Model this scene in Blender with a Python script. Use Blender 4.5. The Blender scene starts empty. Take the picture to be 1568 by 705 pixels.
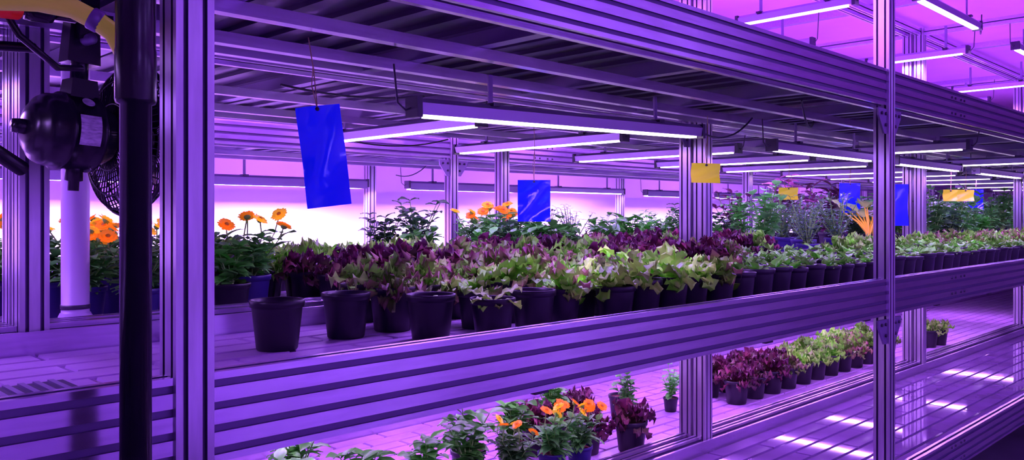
import bpy, math, random
from mathutils import Vector, Matrix
random.seed(7)
sc=bpy.context.scene
try:
    sc.view_settings.view_transform='Standard'; sc.view_settings.look='None'
except Exception as e: print(e)
pi=math.pi
# ---------------------------------------------------------------- materials
def mat(name,col=(.5,.5,.5),rough=.5,metal=0.0,emis=None,es=0,spec=.5,noise=0,nscale=10,bump=0,bscale=40,stretch=None,coat=0,aniso=0,tan=None):
    m=bpy.data.materials.new(name); m.use_nodes=True
    nt=m.node_tree; b=nt.nodes['Principled BSDF']
    b.inputs['Base Color'].default_value=(*col,1); b.inputs['Roughness'].default_value=rough
    b.inputs['Metallic'].default_value=metal; b.inputs['Specular IOR Level'].default_value=spec
    if coat: b.inputs['Coat Weight'].default_value=coat; b.inputs['Coat Roughness'].default_value=.08
    if emis:
        b.inputs['Emission Color'].default_value=(*emis,1); b.inputs['Emission Strength'].default_value=es
        try: m.cycles.emission_sampling='NONE'
        except Exception as e: print(e)
    if aniso:
        b.inputs['Anisotropic'].default_value=aniso
        c=nt.nodes.new('ShaderNodeCombineXYZ')
        for i in range(3): c.inputs[i].default_value=tan[i]
        nt.links.new(c.outputs[0],b.inputs['Tangent'])
    if noise or bump:
        tc=nt.nodes.new('ShaderNodeTexCoord'); mp=nt.nodes.new('ShaderNodeMapping')
        nt.links.new(tc.outputs['Object'],mp.inputs['Vector'])
        if stretch: mp.inputs['Scale'].default_value=stretch
    if noise:
        n=nt.nodes.new('ShaderNodeTexNoise'); n.inputs['Scale'].default_value=nscale; n.inputs['Detail'].default_value=4
        nt.links.new(mp.outputs[0],n.inputs['Vector'])
        r=nt.nodes.new('ShaderNodeValToRGB')
        r.color_ramp.elements[0].position=.3; r.color_ramp.elements[1].position=.7
        r.color_ramp.elements[0].color=(*[c*(1-noise) for c in col],1); r.color_ramp.elements[1].color=(*[min(1,c*(1+noise*.3)) for c in col],1)
        nt.links.new(n.outputs['Fac'],r.inputs[0]); nt.links.new(r.outputs[0],b.inputs['Base Color'])
    if bump:
        n2=nt.nodes.new('ShaderNodeTexNoise'); n2.inputs['Scale'].default_value=bscale
        nt.links.new(mp.outputs[0],n2.inputs['Vector'])
        bp=nt.nodes.new('ShaderNodeBump'); bp.inputs['Strength'].default_value=bump; bp.inputs['Distance'].default_value=.01
        nt.links.new(n2.outputs['Fac'],bp.inputs['Height']); nt.links.new(bp.outputs[0],b.inputs['Normal'])
    return m
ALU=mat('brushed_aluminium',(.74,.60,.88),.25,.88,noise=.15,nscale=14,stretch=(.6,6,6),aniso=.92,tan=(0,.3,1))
SLOT_SHADE=mat('aluminium_slot_shade',(.17,.12,.26),.45,.7)  # darker aluminium for slot faces: recess shade put into the colour
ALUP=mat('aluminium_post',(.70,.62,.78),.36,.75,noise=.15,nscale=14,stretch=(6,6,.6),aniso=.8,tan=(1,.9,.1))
ALUD=mat('dull_aluminium',(.32,.25,.45),.45,.7)
DECK=mat('galvanised_deck',(.11,.08,.17),.5,.5,noise=.3,nscale=5)
TILE=mat('tray_tile',(.64,.40,.78),.36,0,noise=.2,nscale=7,bump=.12,bscale=60)
TILEG=mat('tray_tile_wet',(.22,.13,.34),.045,0,noise=.25,nscale=5,bump=.012,bscale=9)
GROUT=mat('tray_channel',(.05,.035,.09),.6)
PLAST=mat('black_plastic',(.012,.011,.018),.25)
POT=mat('black_pot_plastic',(.011,.008,.019),.4)
POTB=mat('blue_pot_plastic',(.03,.02,.16),.4)
SOIL=mat('potting_soil',(.26,.06,.07),.95,noise=.7,nscale=90,bump=.8,bscale=120)
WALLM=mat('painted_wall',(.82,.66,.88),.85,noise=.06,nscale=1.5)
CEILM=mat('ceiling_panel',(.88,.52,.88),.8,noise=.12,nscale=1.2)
FLOORM=mat('concrete_floor',(.14,.10,.17),.45,noise=.3,nscale=3)
HOUS=mat('lamp_housing',(.5,.4,.65),.35,.6)
CAP=mat('lamp_end_cap',(.05,.04,.08),.4)
DIFF=mat('lamp_diffuser',(.9,.85,1),.4,emis=(.9,.68,1.0),es=9)
CARDB=mat('blue_sticky_card',(.01,.02,.95),.12,coat=.8,bump=.5,bscale=11,emis=(.0,.005,.8),es=.5)  # emission added to brighten the blue; the card is no lamp
CARDY=mat('yellow_sticky_card',(.85,.75,.03),.35,emis=(.36,.30,.02),es=.6,noise=.1)  # low emission stands in for green light the violet lamps lack
STRING=mat('jute_string',(.5,.35,.2),.9)
HOSE=mat('yellow_hose',(.75,.6,.10),.35,emis=(.3,.22,.02),es=.3)  # faint glow put into the hose colour
REDP=mat('red_valve',(.9,.03,.02),.35,emis=(.5,.01,.0),es=.2)  # small emission added to the red plastic
PVC=mat('grey_pvc_pipe',(.66,.50,.80),.35)
LABEL=mat('paper_label',(.85,.82,.9),.6,noise=.5,nscale=60,stretch=(1,1,4))
STEM=mat('stem_green',(.25,.6,.10),.6)
STEMY=mat('stem_yellow',(.95,.6,.03),.45,emis=(.5,.28,0),es=.25)  # weak glow added to the yellow stalk colour
PETAL=mat('orange_petal',(1,.36,.02),.55,emis=(1,.2,.01),es=.42)  # glow added so the orange holds under purple lamps
PETALY=mat('amber_petal',(1,.6,.04),.55,emis=(1,.42,.03),es=.42)  # amber petals also carry an added glow
PETALC=mat('flower_centre',(.6,.2,.03),.8,emis=(.5,.12,0),es=.2)  # dimmer added glow in the flower heart
def leafmat():
    m=bpy.data.materials.new('leaf'); m.use_nodes=True; nt=m.node_tree; b=nt.nodes['Principled BSDF']
    a=nt.nodes.new('ShaderNodeAttribute'); a.attribute_name='Col'
    oi=nt.nodes.new('ShaderNodeObjectInfo')
    hsv=nt.nodes.new('ShaderNodeHueSaturation')
    mr=nt.nodes.new('ShaderNodeMapRange'); mr.inputs[3].default_value=.7; mr.inputs[4].default_value=1.35
    nt.links.new(oi.outputs['Random'],mr.inputs[0]); nt.links.new(mr.outputs[0],hsv.inputs['Value'])
    nt.links.new(a.outputs['Color'],hsv.inputs['Color']); nt.links.new(hsv.outputs[0],b.inputs['Base Color'])
    b.inputs['Roughness'].default_value=.4
    tr=nt.nodes.new('ShaderNodeBsdfTranslucent'); nt.links.new(hsv.outputs[0],tr.inputs[0])
    mx=nt.nodes.new('ShaderNodeMixShader'); mx.inputs[0].default_value=.2
    nt.links.new(b.outputs[0],mx.inputs[1]); nt.links.new(tr.outputs[0],mx.inputs[2])
    nt.links.new(mx.outputs[0],nt.nodes['Material Output'].inputs[0])
    return m
LEAF=leafmat()
# ---------------------------------------------------------------- mesh builder
class MB:
    def __init__(s): s.v=[];s.f=[];s.m=[];s.sm=[];s.c={};s.mats=[]
    def mi(s,m):
        if m not in s.mats: s.mats.append(m)
        return s.mats.index(m)
    def box(s,x0,x1,y0,y1,z0,z1,m,inset=0):
        i=len(s.v); k=inset
        s.v+=[(x0,y0,z0),(x1,y0,z0),(x1,y1,z0),(x0,y1,z0),(x0+k,y0+k,z1),(x1-k,y0+k,z1),(x1-k,y1-k,z1),(x0+k,y1-k,z1)]
        q=s.mi(m)
        for f in [(0,3,2,1),(4,5,6,7),(0,1,5,4),(1,2,6,5),(2,3,7,6),(3,0,4,7)]:
            s.f.append(tuple(i+a for a in f)); s.m.append(q); s.sm.append(False)
    def extrude(s,pts,axis,a0,a1,m,off=(0,0),slotm=None):
        n=len(pts); i=len(s.v); q=s.mi(m); qs=s.mi(slotm) if slotm else q
        for a in (a0,a1):
            for P in pts:
                p=P[0]+off[0]; r=P[1]+off[1]
                s.v.append({'x':(a,p,r),'y':(p,a,r),'z':(p,r,a)}[axis])
        for k in range(n):
            l=(k+1)%n
            s.f.append((i+k,i+l,i+n+l,i+n+k)); s.m.append(qs if len(pts[k])>2 and pts[k][2] else q); s.sm.append(False)
        s.f.append(tuple(i+k for k in reversed(range(n)))); s.m.append(q); s.sm.append(False)
        s.f.append(tuple(i+n+k for k in range(n))); s.m.append(q); s.sm.append(False)
    def tube(s,path,r,m,n=8,caps=True):
        path=[Vector(p) for p in path]; q=s.mi(m); i=len(s.v)
        rs=r if isinstance(r,(list,tuple)) else [r]*len(path)
        up=None
        for k,p in enumerate(path):
            t=(path[min(k+1,len(path)-1)]-path[max(k-1,0)])
            if t.length<1e-9: t=Vector((0,0,1))
            t.normalize()
            if up is None:
                up=Vector((0,0,1)) if abs(t.z)<.9 else Vector((1,0,0))
            a=t.cross(up)
            if a.length<1e-6: a=t.orthogonal()
            a.normalize(); b=t.cross(a).normalized()
            for j in range(n):
                an=2*pi*j/n; s.v.append(tuple(p+(a*math.cos(an)+b*math.sin(an))*rs[k]))
        for k in range(len(path)-1):
            for j in range(n):
                l=(j+1)%n
                s.f.append((i+k*n+j,i+k*n+l,i+(k+1)*n+l,i+(k+1)*n+j)); s.m.append(q); s.sm.append(True)
        if caps:
            s.f.append(tuple(i+j for j in range(n))); s.m.append(q); s.sm.append(False)
            e=i+(len(path)-1)*n
            s.f.append(tuple(e+j for j in reversed(range(n)))); s.m.append(q); s.sm.append(False)
    def lathe(s,prof,m,n=24,origin=(0,0,0),axis=(0,0,1),smooth=True):
        ax=Vector(axis).normalized(); rot=Vector((0,0,1)).rotation_difference(ax); o=Vector(origin)
        q=s.mi(m); i=len(s.v)
        for (r,z) in prof:
            for j in range(n):
                an=2*pi*j/n
                s.v.append(tuple(o+rot@Vector((r*math.cos(an),r*math.sin(an),z))))
        for k in range(len(prof)-1):
            for j in range(n):
                l=(j+1)%n
                s.f.append((i+k*n+j,i+k*n+l,i+(k+1)*n+l,i+(k+1)*n+j)); s.m.append(q); s.sm.append(smooth)
    def sheet(s,fn,nx,ny,m,col=None):
        q=s.mi(m); i=len(s.v)
        for a in range(nx+1):
            for b in range(ny+1):
                u=a/nx; t=b/ny*2-1
                s.v.append(tuple(fn(u,t)))
                if col: s.c[len(s.v)-1]=col(u,t)
        for a in range(nx):
            for b in range(ny):
                k=i+a*(ny+1)+b
                s.f.append((k,k+1,k+ny+2,k+ny+1)); s.m.append(q); s.sm.append(True)
    def mesh(s,name):
        me=bpy.data.meshes.new(name); me.from_pydata(s.v,[],s.f)
        for m in s.mats: me.materials.append(m)
        me.polygons.foreach_set('material_index',s.m); me.polygons.foreach_set('use_smooth',s.sm)
        if s.c:
            ca=me.color_attributes.new('Col','FLOAT_COLOR','POINT')
            arr=[]
            for k in range(len(s.v)):
                c=s.c.get(k,(.5,.5,.5)); arr+=[c[0],c[1],c[2],1]
            ca.data.foreach_set('color',arr)
        me.update(); return me
def obj(name,me,loc=(0,0,0),parent=None,rot=(0,0,0),scale=1):
    o=bpy.data.objects.new(name,me); sc.collection.objects.link(o)
    o.location=loc; o.rotation_euler=rot; o.scale=(scale,)*3 if not isinstance(scale,tuple) else scale
    if parent: o.parent=parent
    return o
def empty(name,loc=(0,0,0)):
    return obj(name,None,loc)
def prof(w,h,nw,nh,sw=.008,sd=.009):
    P=[(-w/2,-h/2),(w/2,-h/2),(w/2,h/2),(-w/2,h/2)]
    T=[(1,0),(0,1),(-1,0),(0,-1)]; N=[(0,1),(-1,0),(0,-1),(1,0)]; out=[]
    for k in range(4):
        L=w if k%2==0 else h; n=nw if k%2==0 else nh
        p=P[k];t=T[k];m=N[k]; out.append((p[0],p[1],0))
        for j in range(n):
            c=L*(j+.5)/n
            for (d,e,fl) in ((-sw/2,0,1),(-sw/2,sd,1),(sw/2,sd,1),(sw/2,0,0)):
                out.append((p[0]+t[0]*(c+d)+m[0]*e,p[1]+t[1]*(c+d)+m[1]*e,fl))
    return out
POSTP=prof(.063,.063,2,2)
BEAMP=prof(.04,.148,1,4,.013,.006)
SMALLP=prof(.035,.05,1,1)
# ---------------------------------------------------------------- room
def slab(name,x0,x1,y0,y1,z0,z1,m):
    b=MB(); b.box(x0,x1,y0,y1,z0,z1,m); return obj(name,b.mesh(name))
RX0,RX1,RY0,RY1,RZ=-3.6,17.5,-3.2,5.25,3.15
slab('floor',RX0-.1,RX1+.1,RY0-.1,RY1+.1,-.1,0,FLOORM)
slab('ceiling',RX0-.1,RX1+.1,RY0-.1,RY1+.1,RZ,RZ+.1,CEILM)
slab('wall_back',RX0,RX1,RY1,RY1+.1,0,RZ,WALLM)
slab('wall_front',RX0,RX1,RY0-.1,RY0,0,RZ,WALLM)
slab('wall_left',RX0-.1,RX0,RY0,RY1,0,RZ,WALLM)
slab('wall_right',RX1,RX1+.1,RY0,RY1,0,RZ,WALLM)
# ---------------------------------------------------------------- racks
PX=[.584+2.9*k for k in range(-1,6)]
def rack(y0,y1,levels,px=PX,ztop=2.86):
    R=empty('grow_rack',(0,0,0))
    b=MB()
    yc0=y0+.0315; yc1=y1-.0315
    for x in px:
        for y in (yc0,yc1):
            b.extrude(POSTP,'z',0.0,ztop,ALUP,(x,y),SLOT_SHADE)
            b.box(x-.05,x+.05,y-.045,y+.045,0,.012,ALUD)
    obj('uprights',b.mesh('uprights'),parent=R)
    b=MB()
    for i in range(len(px)-1):
        xa=px[i]+.0315; xb=px[i+1]-.0315
        for (z,kind) in levels:
            for y in (y0+.026,y1-.026):
                b.extrude(BEAMP,'x',xa,xb,ALU,(y,z-.011),SLOT_SHADE)
        for y in (yc0,yc1):
            b.extrude(SMALLP,'x',xa,xb,ALU,(y,ztop-.03),SLOT_SHADE)
    for x in px:
        for (z,kind) in levels:
            b.extrude(SMALLP,'y',yc0+.0315,yc1-.0315,ALU,(x,z-.03),SLOT_SHADE)
        b.extrude(SMALLP,'y',yc0+.0315,yc1-.0315,ALU,(x,ztop-.03),SLOT_SHADE)
    obj('beams',b.mesh('beams'),parent=R)
    b=MB(); t=MB(); X0=px[0]+.04; X1=px[-1]-.04; ya=y0+.047; yb=y1-.068
    for (z,kind) in levels:
        zs=z
        n=int((X1-X0)/.72)
        for k in range(n+1):
            x=X0+.3+(X1-X0-.6)*k/n
            b.box(x-.02,x+.02,ya,yb,zs-.085,zs-.035,ALUD)
        b.box(X0,X1,ya,ya+.018,zs-.095,zs-.035,ALU)
        b.box(X0,X1,yb-.018,yb,zs-.095,zs-.035,ALU)
        for yy in (y0+(y1-y0)*.36,y0+(y1-y0)*.68):
            b.box(X0,X1,yy-.016,yy+.016,zs-.115,zs-.086,ALU)
        b.box(X0,X1,ya,yb,zs-.033,zs-.015,DECK)
        x=X0
        while x<X1-.05:
            b.box(x,x+.035,ya+.02,yb-.02,zs-.046,zs-.033,DECK); x+=.11
        t.box(X0,X1,ya,yb,zs-.014,zs-.008,GROUT)
        M=TILEG if kind=='wet' else TILE
        if kind=='plain':
            t.box(X0,X1,ya+.01,yb-.01,zs-.006,zs,M)
        else:
            ny=max(4,round((yb-ya-.04)/(.092))); dy=(yb-ya-.04)/ny; tl=.30 if kind!='wet' else .6
            for j in range(ny):
                x=X0+(tl/2 if j%2 else 0)
                while x<X1-.1:
                    xe=min(x+tl,X1)
                    t.box(x+.006,xe-.006,ya+.02+j*dy+.006,ya+.02+(j+1)*dy-.006,zs-.008,zs,M,.003)
                    x+=tl
        t.box(X0,X1,yb-.016,yb-.004,zs-.006,zs+.052,ALU)
        t.box(X0,X1,ya+.001,ya+.010,zs-.006,zs+.03,ALU)
    obj('deck_frame',b.mesh('deck_frame'),parent=R)
    obj('tray',t.mesh('tray'),parent=R)
    g=MB()
    for x in px[2:]:
        for (z,kind) in levels:
            for sx in (-1,1):
                pts=[(x+sx*.033,z-.20),(x+sx*.06,z-.20),(x+sx*.115,z-.13),(x+sx*.12,z-.10),(x+sx*.033,z-.10)]
                if sx<0: pts=pts[::-1]
                g.extrude(pts,'y',y0+.008,y0+.016,ALUD)
                for (a,c) in ((.05,-.12),(.09,-.12),(.05,-.165)):
                    g.lathe([(0,-.006),(.007,-.006),(.007,.0)],CAP,8,(x+sx*a,y0+.008,z+c),(0,1,0))
            for dx in (.75,.80,.88,.93):
                for dz in (.026,-.048):
                    g.lathe([(0,-.003),(.006,-.003),(.006,.003)],CAP,8,(x+dx,y0+.006,z+dz),(0,1,0))
    obj('gusset_plates',g.mesh('gusset_plates'),parent=R)
    return R
S1,S2,S3=.38,1.18,2.03
rack(1.30,2.215,[(S1,'wet'),(S2,'tile'),(S3,'plain')])
rack(2.235,3.60,[(S1,'tile'),(S2,'tile'),(S3,'plain')])
rack(4.0,4.95,[(S1,'plain'),(S2,'plain'),(S3-.08,'plain')])
rack(-2.35,-1.35,[(S1,'plain'),(S2,'plain'),(S3,'plain')])
# ---------------------------------------------------------------- LED tubes
LCOL=(.385,.125,1.0); LTOP=(.52,.155,1.0); LWALL=(.60,.34,1.0); LOPP=(.36,.15,1.0)
def lampmesh(L,drop,skirt):
    b=MB()
    b.extrude([(-.02,-.012),(.02,-.012),(.026,.02),(.012,.034),(-.012,.034),(-.026,.02)],'x',-L/2,L/2,HOUS if not skirt else ALUD)
    b.box(-L/2+.03,L/2-.03,-.016,.016,-.019,-.012,DIFF)
    if skirt:
        for sy in (-1,1): b.box(-L/2,L/2,sy*.026-.0015,sy*.026+.0015,-.030,.02,ALUD)
    for sx in (-1,1):
        b.box(min(sx*L/2,sx*(L/2+.018)),max(sx*L/2,sx*(L/2+.018)),-.027,.027,-.02,.036,CAP)
        b.box(sx*L*.3-.008,sx*L*.3+.008,-.003,.003,.034,.034+drop,ALUD)
        b.box(sx*L*.3-.015,sx*L*.3+.015,-.03,.03,.028,.038,CAP)
    b.tube([(-L/2-.01,0,.01),(-L/2-.03,.01,.0),(-L/2-.05,.02,.02),(-L/2-.06,.02,.034+drop)],.003,CAP,6)
    return b.mesh('led_grow_light')
LM={}
def lamp(x,y,z,L=1.1,along='x',drop=.05,P=6,tilt=0,col=LCOL,width=.03,skirt=False):
    key=(round(L,2),round(drop,2),skirt)
    if key not in LM: LM[key]=lampmesh(*key)
    o=obj('led_grow_light',LM[key],(x,y,z),rot=(0,tilt,0 if along=='x' else pi/2))
    ld=bpy.data.lights.new('led_strip','AREA'); ld.shape='RECTANGLE'; ld.size=L-.06; ld.size_y=width
    ld.energy=P; ld.color=col
    obj('led_strip',ld,(0,0,-.0215),parent=o)
    return o
PW=9.5
lamp(2.13,1.80,1.5+.305,1.4,'x',.09,PW*1.4,tilt=-.024)
for x in (4.05,5.5,7.0,8.5,10,12,14): lamp(x,1.83,1.81,1.1,'x',.09,PW*1.15)
for x in (4.75,6.3,7.7,9.2,11): lamp(x,1.75,1.86,.72,'y',.04,PW*.5)
lamp(-.4,1.8,1.84,1.1,'x',.06,PW*.8)
for x in (.35,2.18,3.08,4.1,5.0,5.9,6.9,7.8,8.8,10,11.5,13): lamp(x,2.93,1.86,1.15,'y',.04,PW*1.2)
for x in (-.4,1.3,2.8,4.3,5.7,7.2,8.5,10.5): lamp(x,4.80,1.715,1.12,'x',.12,PW*(11 if x<4 else 6),skirt=(x not in (5.7,)),col=LWALL)
for x in (1.5,3.2,5.15,7.0,9.0,11.5): lamp(x,1.6,2.66,1.0,'x',.12,PW*2.6,col=LTOP)
for x in (2.6,4.35,6.2,8.1,10.5): lamp(x,2.15,2.62,.66,'y',.16,PW*1.7,col=LTOP)
for x in (1.5,3.4,5.2,7.1,9,12): lamp(x,2.95,2.62,1.0,'y',.16,PW*2.6,col=LTOP)
for x in (3,5.5,8,11): lamp(x,4.4,2.62,1.0,'x',.16,PW*2,col=LTOP)
for x in (1.7,3.0,3.95,4.9,5.85,6.8,7.75,9.2): lamp(x,1.87,1.022,.54,'y',.005,PW*.55,col=LTOP,width=.011)
for x in (1.6,2.5,3.3,4.3,5.2,6.1,7.0,8.2,10): lamp(x,2.93,1.022,1.1,'y',.005,PW*1.15,col=LTOP)
for x in (-1.2,0.6,3.05,3.5,5.0,6.0,8): lamp(x,-1.85,1.8,.8,'y',.10,PW*1.6,col=LOPP)
for x in (.5,2.4,3.3,5): lamp(x,-1.85,.985,.72,'y',.04,PW*2.6,col=LOPP)
for x in (.5,2.6,4.6,5.3,6.2,7.0): lamp(x,-1.85,2.62,.8,'y',.16,PW*1.5,col=LOPP)
# ---------------------------------------------------------------- plants
R=random.Random(3)
def potm(b,r=.065,h=.122,M=POT):
    b.lathe([(0,0),(r*.72,0),(r*.76,.004),(r*.93,h*.84),(r*.93,h*.85),(r*1.0,h*.86),(r*1.02,h*.99),(r*.99,h),(r*.93,h*.995),(r*.9,h*.86)],M,28,(0,0,0))
    b.lathe([(r*.91,h*.88),(r*.6,h*.905),(r*.3,h*.89),(0,h*.91)],SOIL,16)
def leaf(b,base,az,el,L,W,curl,ruf=0,fr=3,cup=.15,c0=(.3,.9,.1),c1=None,shape='lettuce',nx=8,ny=6,rnd=R):
    c1=c1 or c0; base=Vector(base); ph=rnd.random()*6; ph2=rnd.random()*6; tw=rnd.uniform(-.5,.5)
    out=Vector((math.cos(az),math.sin(az),0)); side=Vector((-math.sin(az),math.cos(az),0)); up=Vector((0,0,1))
    sp=[base]; N=nx
    for k in range(N):
        a=el-curl*(k+.5)/N
        sp.append(sp[-1]+(out*math.cos(a)+up*math.sin(a))*L/N)
    def fn(u,t):
        k=min(int(round(u*N)),N); p=sp[k]; a=el-curl*u
        nrm=(-out*math.sin(a)+up*math.cos(a))
        if shape=='lettuce': w=W*(.16+.84*u**.8)*max(0.02,(1-u**5))**.5
        elif shape=='oak': w=W*(.14+.86*u**.9)*max(.02,(1-u**6))**.5*(1+.28*math.sin(u*17))
        else: w=W*max(.03,math.sin(pi*min(1,(u*.97+.03))**.8))
        s2=side*math.cos(tw*u)+nrm*math.sin(tw*u)
        rr=ruf*abs(t)**1.6*(u**.7)*(math.sin(fr*u*2*pi+ph+(0 if t>0 else 2))+.5*math.sin(fr*2.3*u*2*pi+ph2+t*2))
        rr+=ruf*.8*(u**4)*math.sin(t*fr*2.2+ph2)
        return p+s2*(w*t)+nrm*(cup*w*abs(t)**1.5+rr)
    rv=rnd.uniform(.65,1.2)
    def col(u,t):
        e=max(u**2.2,abs(t)**2*(u**.5)); e=min(1,e*1.05)
        return tuple((c0[i]*(1-e)+c1[i]*e)*rv*(1.0 if abs(t)>.12 else 1.12) for i in range(3))
    b.sheet(fn,nx,ny,LEAF,col)
def lettuce(seed,kind,pot=True,potM=POT):
    r=random.Random(seed); b=MB()
    potm(b,M=potM); z=.106
    G=(.30,.95,.06); YG=(.46,1.0,.10); RD=(.24,.045,.09); DR=(.11,.015,.06); PK=(.46,.28,.14); OL=(.30,.85,.08); MV=(.36,.22,.14)
    U=r.uniform
    if kind=='green':
        for k in range(22):
            leaf(b,(0,0,z),U(0,2*pi),U(.25,1.35),U(.08,.14),U(.024,.038),U(.6,1.6),.012,3,.3,YG,r.choice([YG,G,YG]),'oak',10,6,r)
    elif kind=='mix':
        for k in range(24):
            leaf(b,(0,0,z),U(0,2*pi),U(.2,1.3),U(.075,.13),U(.022,.036),U(.5,1.5),.013,4,.3,r.choice([YG,G,OL]),r.choice([PK,G,YG]),'oak',10,8,r)
    elif kind=='frill':
        for k in range(60):
            leaf(b,(0,0,z),U(0,2*pi),U(.1,1.5),U(.07,.12),U(.014,.024),U(.2,1.2),.015,4,.2,OL,r.choice([MV,RD,OL,MV,(.3,.5,.1)]),'lettuce',9,6,r)
    elif kind=='gfrill':
        for k in range(56):
            leaf(b,(0,0,z),U(0,2*pi),U(.1,1.5),U(.065,.115),U(.014,.024),U(.2,1.2),.015,4,.2,(.22,.80,.05),r.choice([(.32,1.0,.08),(.38,.9,.1),(.34,.6,.12)]),'lettuce',9,6,r)
    elif kind=='red':
        for k in range(50):
            leaf(b,(0,0,z),U(0,2*pi),U(.1,1.45),U(.07,.12),U(.016,.027),U(.3,1.3),.015,4,.2,r.choice([(.16,.18,.06),RD]),r.choice([DR,RD,DR]),'lettuce',9,6,r)
    elif kind=='sparse':
        for k in range(9):
            leaf(b,(0,0,z),k*.7+U(-.3,.3),U(.05,.8),U(.07,.12),U(.015,.024),U(.5,1.3),.008,3,.3,YG,r.choice([YG,G,G]),'oak',10,6,r)
    elif kind=='seedling':
        for k in range(10):
            leaf(b,(0,0,z),U(0,2*pi),U(.4,1.2),U(.045,.085),U(.012,.02),U(.3,1.2),.004,2,.3,(.16,.65,.06),(.26,.85,.08),'ellipse',6,4,r)
    elif kind=='empty':
        leaf(b,(.01,0,z+.004),.4,.3,.03,.006,.3,0,2,.2,OL,OL,'ellipse',4,3,r)
    return b.mesh(kind)
def bush(seed,H=.26,nst=9,ll=.06,lw=.02,c0=(.16,.55,.08),c1=(.3,.8,.15),flowers=0,spread=.09,pot=True,potM=POT,dens=7,stemM=STEM,droop=.9):
    r=random.Random(seed); b=MB()
    potm(b,M=potM); z=.1
    tops=[]
    for k in range(nst):
        az=r.uniform(0,2*pi); sp=r.uniform(.1,1)*spread; h=r.uniform(.55,1)*H
        pth=[Vector((0,0,z))+Vector((math.cos(az)*sp*(q/4)**1.1,math.sin(az)*sp*(q/4)**1.1,h*q/4)) for q in range(5)]
        b.tube(pth,[.0035,.003,.0028,.0022,.0015],stemM,5)
        for d in range(dens):
            q=(d+1)/dens; i=min(3,int(q*4)); p=pth[i].lerp(pth[i+1],q*4-i) if i<4 else pth[4]
            for s in (0,pi):
                leaf(b,p,d*1.57+s+r.uniform(-.4,.4),r.uniform(.1,.8),ll*r.uniform(.7,1.15)*(1.1-.3*q),lw*r.uniform(.8,1.2),r.uniform(.4,1.2)*droop,.002,2,.25,c0,c1,'ellipse',5,4,r)
        tops.append(pth[-1])
    if flowers:
        tops.sort(key=lambda p:-p.z)
        for p in tops[:flowers]:
            hh=r.uniform(.03,.08); d=Vector((r.uniform(-.02,.02),r.uniform(-.03,0),hh)); e=p+d
            b.tube([p,p+d*.5,e],.0025,stemM,5)
            aa=r.uniform(0,2*pi); ax=Vector((math.cos(aa)*r.uniform(.2,1),math.sin(aa)*r.uniform(.2,1),.8)).normalized()
            rot=Vector((0,0,1)).rotation_difference(ax)
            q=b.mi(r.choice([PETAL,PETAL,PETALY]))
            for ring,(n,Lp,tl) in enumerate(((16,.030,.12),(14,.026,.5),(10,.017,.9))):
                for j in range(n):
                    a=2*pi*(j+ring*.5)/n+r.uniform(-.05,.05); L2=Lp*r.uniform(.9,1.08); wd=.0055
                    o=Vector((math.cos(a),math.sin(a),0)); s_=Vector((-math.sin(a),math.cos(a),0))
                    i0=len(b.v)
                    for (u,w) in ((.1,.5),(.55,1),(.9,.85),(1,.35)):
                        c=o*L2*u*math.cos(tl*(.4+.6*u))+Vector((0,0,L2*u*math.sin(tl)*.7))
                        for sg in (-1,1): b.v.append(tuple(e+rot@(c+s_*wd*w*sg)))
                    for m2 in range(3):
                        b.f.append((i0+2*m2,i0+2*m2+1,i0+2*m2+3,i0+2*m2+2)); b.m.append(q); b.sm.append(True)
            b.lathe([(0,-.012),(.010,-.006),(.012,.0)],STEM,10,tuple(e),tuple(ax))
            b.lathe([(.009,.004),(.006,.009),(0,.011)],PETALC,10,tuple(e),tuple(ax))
    return b.mesh('bush')
def chard(seed):
    r=random.Random(seed); b=MB(); potm(b,M=POTB)
    for k in range(11):
        az=r.uniform(0,2*pi); h=r.uniform(.12,.2); s=r.uniform(.05,.14)
        pth=[Vector((0,0,.1))+Vector((math.cos(az)*s*q*q,math.sin(az)*s*q*q,h*q)) for q in (0,.33,.66,1)]
        b.tube(pth,[.007,.006,.005,.003],STEMY,6)
        leaf(b,pth[-1],az,r.uniform(.3,1.1),r.uniform(.09,.14),r.uniform(.03,.045),r.uniform(.6,1.5),.008,3,.3,(.3,.45,.08),(.10,.35,.07),'ellipse',8,6,r)
    return b.mesh('chard')
V={}
for kd in ('green','mix','frill','gfrill','red','sparse','seedling','empty'):
    V[kd]=[lettuce(100+k*7+len(kd),kd) for k in range(3)]
V['basil']=[bush(20+k,.17,9,.085,.024,(.09,.48,.05),(.19,.82,.10),0,.09,dens=4) for k in range(3)]
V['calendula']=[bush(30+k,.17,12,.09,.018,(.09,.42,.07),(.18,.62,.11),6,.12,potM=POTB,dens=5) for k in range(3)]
V['herb']=[bush(40+k,.27,18,.036,.006,(.18,.45,.20),(.26,.5,.32),0,.15,dens=9,potM=POTB) for k in range(2)]
V['tall']=[bush(50+k,.30,10,.075,.022,(.12,.5,.09),(.22,.78,.14),0,.13,dens=5) for k in range(3)]
V['dark']=[bush(60+k,.24,12,.065,.022,(.05,.20,.06),(.09,.32,.08),0,.12,dens=5) for k in range(2)]
V['amaranth']=[bush(70+k,.30,9,.085,.018,(.15,.05,.10),(.24,.08,.15),0,.13,dens=6) for k in range(2)]
V['chard']=[chard(80),chard(81)]
NM={'green':'potted_green_lettuce','mix':'potted_oakleaf_lettuce','frill':'potted_lollo_lettuce','gfrill':'potted_frilly_green_lettuce','red':'potted_red_lettuce','sparse':'potted_young_lettuce','seedling':'potted_seedling','empty':'empty_plant_pot','basil':'potted_basil','calendula':'potted_calendula','herb':'potted_herb','tall':'potted_leafy_plant','dark':'potted_dark_leaf_plant','amaranth':'potted_amaranth','chard':'potted_yellow_chard'}
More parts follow.
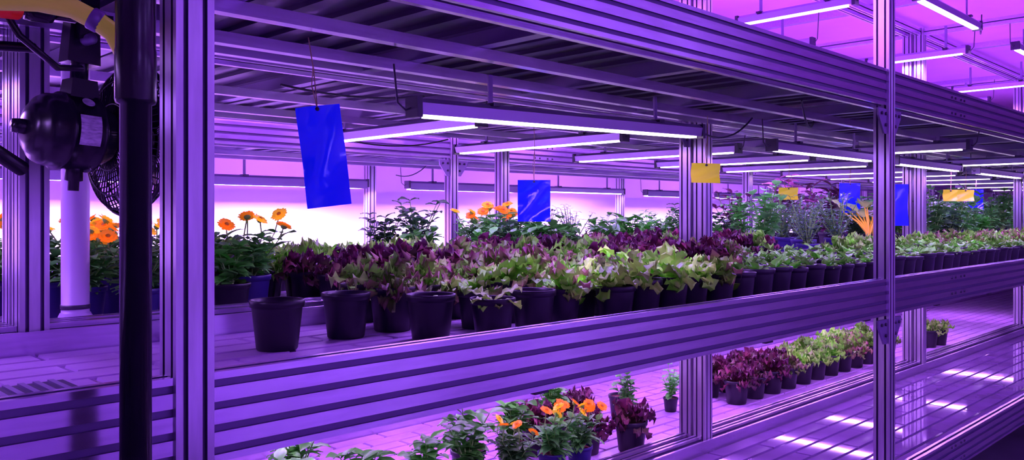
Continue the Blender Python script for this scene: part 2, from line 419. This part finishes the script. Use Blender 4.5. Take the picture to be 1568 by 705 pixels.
def plant(kd,x,y,z=S2,s=1.0,rz=None):
    return obj(NM[kd],R.choice(V[kd]),(x,y,z),rot=(0,0,R.uniform(0,6.28) if rz is None else rz),scale=s*(R.uniform(.93,1.07) if kd not in('empty',) else 1))
plant('empty',1.008,1.80,s=.98); plant('empty',1.235,1.85,s=.97); plant('frill',1.40,1.87,s=1.0)
plant('empty',1.365,1.66,s=.97); plant('sparse',1.475,1.545,s=.93); plant('empty',1.655,1.573,s=.96); plant('mix',1.80,1.60,s=.9)
plant('mix',1.60,1.74,s=.92); plant('frill',1.545,1.91,s=1.05); plant('mix',1.77,1.78,s=.98)
x=1.95
while x<15:
    kd='green' if x<2.5 else 'mix' if x<2.65 else 'seedling' if x<8 else R.choice(['gfrill','seedling'])
    plant(kd,x,1.53+R.uniform(-.01,.01),s=.97)
    x+=.142
for (y,x0) in ((1.675,1.96),(1.82,1.93),(1.965,1.72),(2.09,1.45)):
    x=x0
    while x<13.5:
        if x<2.6: kd=R.choice(['green','mix','frill','gfrill']) if y<1.9 else R.choice(['frill','frill','gfrill','frill','red'])
        elif x<6.3:
            kd='seedling' if (y<1.9 or x>3.4) else R.choice(['red','red','frill'])
            if x>4.6 and y>2: kd='gfrill'
        else: kd=R.choice(['gfrill','frill','seedling','gfrill'])
        plant(kd,x,y+R.uniform(-.008,.008),s=.96*(R.uniform(.9,1.1) if y>1.9 else 1))
        x+=.15
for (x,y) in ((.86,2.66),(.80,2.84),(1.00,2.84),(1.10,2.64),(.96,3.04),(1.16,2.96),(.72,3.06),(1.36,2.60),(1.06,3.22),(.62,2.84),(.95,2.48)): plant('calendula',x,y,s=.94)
plant('basil',1.34,2.84,s=.9); plant('basil',1.22,2.46,s=.85)
def row(x0,x1,y,step,f,s):
    x=x0
    while x<x1:
        plant(f(x),x,y+R.uniform(-.01,.01),s=s*R.uniform(.9,1.1)); x+=step
row(1.58,4.6,2.42,.155,lambda x:'red' if x<2.0 else R.choice(['frill','gfrill','frill']) if x<3.0 else R.choice(['red','red','gfrill']),1.02)
row(1.58,4.7,2.60,.16,lambda x:'red' if x<2.1 else R.choice(['frill','gfrill','red']) if x<3.2 else R.choice(['red','red','gfrill']),1.03)
row(1.50,4.8,2.80,.17,lambda x:'gfrill' if x<2.4 else R.choice(['gfrill','red','frill','red']),1.03)
row(1.45,5,3.0,.18,lambda x:'gfrill' if x<2.6 else R.choice(['gfrill','basil','red']),1.03)
row(1.6,5.6,3.22,.20,lambda x:R.choice(['basil','gfrill','dark']) if x>2.6 else 'gfrill',1.0)
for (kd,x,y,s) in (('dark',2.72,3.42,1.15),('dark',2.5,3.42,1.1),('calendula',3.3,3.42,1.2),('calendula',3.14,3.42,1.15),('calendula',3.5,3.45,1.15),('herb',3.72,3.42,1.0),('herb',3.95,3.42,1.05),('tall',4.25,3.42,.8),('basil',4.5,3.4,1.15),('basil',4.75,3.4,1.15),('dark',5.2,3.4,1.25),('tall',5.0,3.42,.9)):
    plant(kd,x,y,s=s)
for (kd,x,y,s) in (('tall',4.95,2.65,1.25),('tall',5.3,3.0,1.2),('herb',5.15,2.45,1.1),('herb',5.4,2.6,1.25),('herb',5.7,2.5,1.25),('herb',5.6,2.85,1.3),('amaranth',5.9,2.9,1.5),('chard',6.05,2.42,1.25),('chard',6.35,2.5,1.2),('amaranth',6.4,2.85,1.5),('amaranth',5.7,3.3,1.4)):
    plant(kd,x,y,s=s)
x=6.75
while x<14.0:
    for y in (2.45,2.8,3.15,3.45):
        plant(R.choice(['tall','herb','tall','basil','dark','herb']),x+R.uniform(-.05,.05),y,s=R.uniform(1.1,1.45))
    x+=.34
row(3.7,12,4.2,.27,lambda x:R.choice(['basil','gfrill','basil','tall']),.9)
for (kd,x,y,s) in (('basil',1.45,2.55,1.1),('basil',1.7,2.46,1.1),('basil',1.62,2.75,1.2),('basil',2.02,2.48,1.05),('empty',1.85,2.66,1),('basil',2.20,2.45,1.15),('basil',2.34,2.6,1.2),('calendula',2.42,2.40,.88),('calendula',2.62,2.38,.92),('calendula',2.80,2.38,.88),('basil',2.6,2.60,1.1),('red',3.02,2.52,1.1),('red',3.2,2.40,1.15),('tall',3.40,2.56,.8),('red',2.84,2.68,1.15),('empty',3.7,2.85,1),('tall',4.0,2.72,.7),('red',3.2,2.75,1.2),('basil',3.05,2.78,1.3)):
    plant(kd,x,y,S1,s)
x=4.45
while x<6.9:
    plant('red' if x<4.9 else R.choice(['gfrill','gfrill','frill']),x,2.56,S1,1.12)
    plant('red' if x<5.4 else 'gfrill',x+.05,2.78,S1,1.15); x+=.21
plant('amaranth',7.75,2.7,S1,1.0); plant('gfrill',7.5,2.5,S1,1.2); plant('gfrill',7.7,2.48,S1,1.2)
# ---------------------------------------------------------------- sticky cards
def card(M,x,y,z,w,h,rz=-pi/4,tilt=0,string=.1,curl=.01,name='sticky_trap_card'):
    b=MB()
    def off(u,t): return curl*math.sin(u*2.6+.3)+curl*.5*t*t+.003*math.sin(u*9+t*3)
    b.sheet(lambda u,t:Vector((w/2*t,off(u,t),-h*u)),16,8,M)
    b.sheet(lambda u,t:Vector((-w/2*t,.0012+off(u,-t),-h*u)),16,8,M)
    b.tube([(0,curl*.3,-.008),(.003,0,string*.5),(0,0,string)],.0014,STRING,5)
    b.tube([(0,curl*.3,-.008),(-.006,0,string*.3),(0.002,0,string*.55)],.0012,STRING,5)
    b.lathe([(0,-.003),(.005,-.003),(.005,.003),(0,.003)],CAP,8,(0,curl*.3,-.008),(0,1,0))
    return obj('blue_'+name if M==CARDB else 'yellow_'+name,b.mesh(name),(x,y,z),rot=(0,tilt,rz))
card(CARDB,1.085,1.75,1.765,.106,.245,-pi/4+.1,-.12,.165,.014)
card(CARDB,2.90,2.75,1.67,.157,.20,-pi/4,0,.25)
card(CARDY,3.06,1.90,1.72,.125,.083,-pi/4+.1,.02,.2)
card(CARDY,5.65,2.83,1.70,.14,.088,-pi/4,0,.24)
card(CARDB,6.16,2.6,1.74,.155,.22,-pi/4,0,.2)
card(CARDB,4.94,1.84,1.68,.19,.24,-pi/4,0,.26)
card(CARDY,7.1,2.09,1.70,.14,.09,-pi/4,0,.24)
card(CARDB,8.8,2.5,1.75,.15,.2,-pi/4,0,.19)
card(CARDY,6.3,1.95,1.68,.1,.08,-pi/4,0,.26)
# ---------------------------------------------------------------- fan
def fanmesh():
    b=MB(); Rr=.172
    for xx,rr in ((-.045,.03),(-.045,.075),(-.035,.13),(0,Rr),(.035,.13),(.045,.075),(.045,.03),(-.02,.160),(.02,.160)):
        pth=[(xx,rr*math.cos(2*pi*k/40),rr*math.sin(2*pi*k/40)) for k in range(41)]
        b.tube(pth,.005 if rr==Rr else .0022,PLAST,6,False)
    for k in range(64):
        a=2*pi*k/64; c,s_=math.cos(a),math.sin(a)
        pth=[(-.046,.03*math.cos(a-.3),.03*math.sin(a-.3)),(-.045,.075*math.cos(a-.15),.075*math.sin(a-.15)),(-.035,.13*c,.13*s_),(-.018,.162*c,.162*s_),(0,Rr*c,Rr*s_),(.018,.162*c,.162*s_),(.035,.13*c,.13*s_),(.045,.075*math.cos(a-.15),.075*math.sin(a-.15)),(.046,.03*math.cos(a-.3),.03*math.sin(a-.3))]
        b.tube(pth,.0018,PLAST,4,False)
    b.lathe([(0,.05),(.032,.048),(.034,.04)],PLAST,20,(0,0,0),(1,0,0))
    b.lathe([(0,.03),(.028,.025),(.03,-.03),(0,-.03)],PLAST,20,(0,0,0),(1,0,0))
    for k in range(5):
        a0=2*pi*k/5
        def fn(u,t):
            rr=.028+.118*u; w=.55*(.5+.5*u**.5); a=a0+t*w*.62
            return Vector((.02*t,rr*math.cos(a),rr*math.sin(a)))
        b.sheet(fn,6,6,PLAST)
    b.lathe([(.0,-.225),(.03,-.224),(.052,-.215),(.058,-.205),(.068,-.203),(.076,-.19),(.078,-.165),(.084,-.163),(.084,-.155),(.080,-.153),(.080,-.10),(.084,-.098),(.084,-.09),(.075,-.085),(.066,-.07),(.055,-.052),(.045,-.047),(0,-.047)],PLAST,40,(0,0,0),(1,0,0))
    b.lathe([(0,-.25),(.014,-.248),(.016,-.235),(.016,-.22)],PLAST,16,(0,0,0),(1,0,0))
    b.lathe([(0,-.125),(.011,-.125),(.011,-.105),(.018,-.103),(.018,-.07)],PLAST,14,(-.12,0,0),(0,0,1))
    b.box(-.15,-.085,-.03,.03,.06,.115,PLAST,.006)
    b.tube([(-.12,0,.10),(-.12,0,.17)],.018,PLAST,14)
    b.box(-.155,-.085,-.022,.022,.15,.24,PLAST,.004)
    b.box(-.14,-.10,-.035,.035,.20,.33,PLAST)
    b.lathe([(0,-.05),(.012,-.05),(.012,.05),(0,.05)],ALUD,12,(-.12,0,.2),(0,1,0))
    def lab(x0,x1,a0,a1):
        def fn(u,t):
            a=a0+(a1-a0)*u; return Vector((x0+(x1-x0)*(t+1)/2,-.0815*math.cos(a),.0815*math.sin(a)))
        b.sheet(fn,6,2,LABEL)
    lab(-.148,-.104,-.40,.40)
    b.lathe([(0,.003),(.013,.002)],LABEL,20,(-.125,-.058,.060),(0,-.7,.7))
    return b.mesh('wall_fan')
fm=fanmesh()
obj('wall_fan',fm,(.725,1.955,1.672),rot=(0,.05,.14))
b=MB(); b.tube([(.61,1.94,1.99),(.61,1.94,1.93)],.02,PLAST,12); b.box(.55,.67,1.90,1.98,1.92,1.935,PLAST)
obj('fan_mount_bracket',b.mesh('fan_mount_bracket'))
# ---------------------------------------------------------------- pipes
b=MB()
b.lathe([(0,0),(.021,0),(.021,1.655),(.026,1.657),(.0275,1.662),(.0275,1.73),(.0265,1.735),(.0265,1.96),(.030,1.962),(.030,2.02),(.0265,2.022),(.0265,3.0),(0,3.0)],PLAST,32,(.453,1.20,0))
b.box(.43,.476,1.2,1.30,1.955,1.975,PLAST)
obj('black_drain_pipe',b.mesh('black_drain_pipe'))
b=MB()
pts=[(.47,1.262,1.70),(.462,1.262,1.735),(.445,1.262,1.765),(.425,1.275,1.782),(.40,1.29,1.797),(.365,1.33,1.808),(.31,1.36,1.806),(.22,1.40,1.79)]
b.tube(pts,.0145,HOSE,14)
for p in (pts[3],pts[0]): b.lathe([(.0155,-.008),(.0168,-.006),(.0168,.006),(.0155,.008)],ALUD,16,p,(-.7,.3,.4))
obj('yellow_water_hose',b.mesh('yellow_water_hose'))
b=MB()
b.tube([(.78,2.50,S2),(.78,2.50,1.98)],.036,PVC,24); b.lathe([(.04,0),(.043,.005),(.043,.04),(.038,.05)],PVC,24,(.78,2.50,S2))
b.lathe([(.0365,0),(.038,.0),(.038,.012),(.0365,.012)],CAP,24,(.78,2.50,S2+.06))
obj('pvc_riser_pipe',b.mesh('pvc_riser_pipe'))
b=MB()
b.tube([(.34,1.62,1.98),(.34,1.62,1.80),(.345,1.62,1.70),(.37,1.64,1.62),(.44,1.70,1.585)],.014,PLAST,12)
b.tube([(.27,1.58,1.98),(.27,1.58,1.62),(.27,1.60,1.35)],.011,PLAST,12)
b.tube([(.15,1.60,1.86),(.50,1.60,1.86)],.017,PLAST,14)
b.tube([(.15,1.60,1.77),(.45,1.66,1.80)],.009,PLAST,10)
for xx in (.27,.34,.44): b.lathe([(.0,-.022),(.023,-.022),(.025,-.01),(.025,.01),(.023,.022),(0,.022)],PLAST,18,(xx,1.60,1.86),(1,0,0))
b.lathe([(0,-.03),(.02,-.03),(.02,.03),(0,.03)],REDP,18,(.355,1.50,1.832),(1,.3,.1))
b.box(.35,.36,1.5,1.6,1.828,1.843,PLAST)
b.tube([(.44,1.60,1.86),(.455,1.60,1.92),(.48,1.62,1.98)],.012,PLAST,12)
b.tube([(.38,1.60,1.86),(.40,1.56,1.80),(.47,1.60,1.76),(.54,1.70,1.78)],.006,PLAST,10)
b.lathe([(0,-.02),(.02,-.02),(.022,.02),(0,.02)],PLAST,16,(.345,1.62,1.72),(0,0,1))
obj('irrigation_manifold',b.mesh('irrigation_manifold'))
b=MB()
b.box(.27,.52,1.46,1.68,S2,S2+.018,TILE,.012); b.box(.295,.495,1.485,1.655,S2+.018,S2+.020,GROUT)
for k in range(8): b.box(.30+.024*k,.310+.024*k,1.49,1.65,S2+.020,S2+.024,ALUD)
obj('tray_drain_grate',b.mesh('tray_drain_grate'))
b=MB()
def cable(p,q,sag,n=10):
    p=Vector(p);q=Vector(q)
    b.tube([p.lerp(q,k/n)-Vector((0,0,sag*4*(k/n)*(1-k/n))) for k in range(n+1)],.004,CAP,6)
cable((2.86,1.80,1.83),(3.35,1.85,1.93),.05); cable((3.1,1.5,1.95),(3.42,1.6,1.90),.06); cable((4.6,1.83,1.83),(4.95,1.83,1.93),.05)
cable((1.3,2.3,1.90),(1.9,2.35,1.93),.02); cable((4.2,1.6,2.9),(4.9,1.6,2.7),.12); cable((5.7,1.6,2.7),(6.1,1.7,2.83),.1)
cable((3.4,4.5,1.77),(3.75,4.5,1.93),.06); cable((2.2,3.5,1.9),(3.0,3.5,1.92),.05)
obj('power_cables',b.mesh('power_cables'))
for k,x in enumerate((2.2,4.4,6.6,8.8,11)):
    t=MB(); t.box(x-.03,x+.03,RY0,RY1,RZ-.05,RZ,ALU); obj('trim_%d'%(k+1),t.mesh('trim'))
for k,y in enumerate((1.0,2.6,4.0)):
    t=MB(); t.box(RX0,RX1,y-.03,y+.03,RZ-.08,RZ-.05,ALU); obj('trim_%d'%(k+6),t.mesh('trim'))
# ---------------------------------------------------------------- world / camera
w=bpy.data.worlds.new('world'); sc.world=w; w.use_nodes=True
w.node_tree.nodes['Background'].inputs[0].default_value=(.1,.03,.3,1); w.node_tree.nodes['Background'].inputs[1].default_value=.1
cd=bpy.data.cameras.new('camera'); cam=bpy.data.objects.new('camera',cd); sc.collection.objects.link(cam)
cam.location=(0,0,1.5); cam.rotation_euler=(pi/2,0,-pi/4); cd.lens=36*1275/1568; cd.sensor_width=36; cd.shift_y=-22.5/1568
cd.clip_start=.05; sc.camera=cam
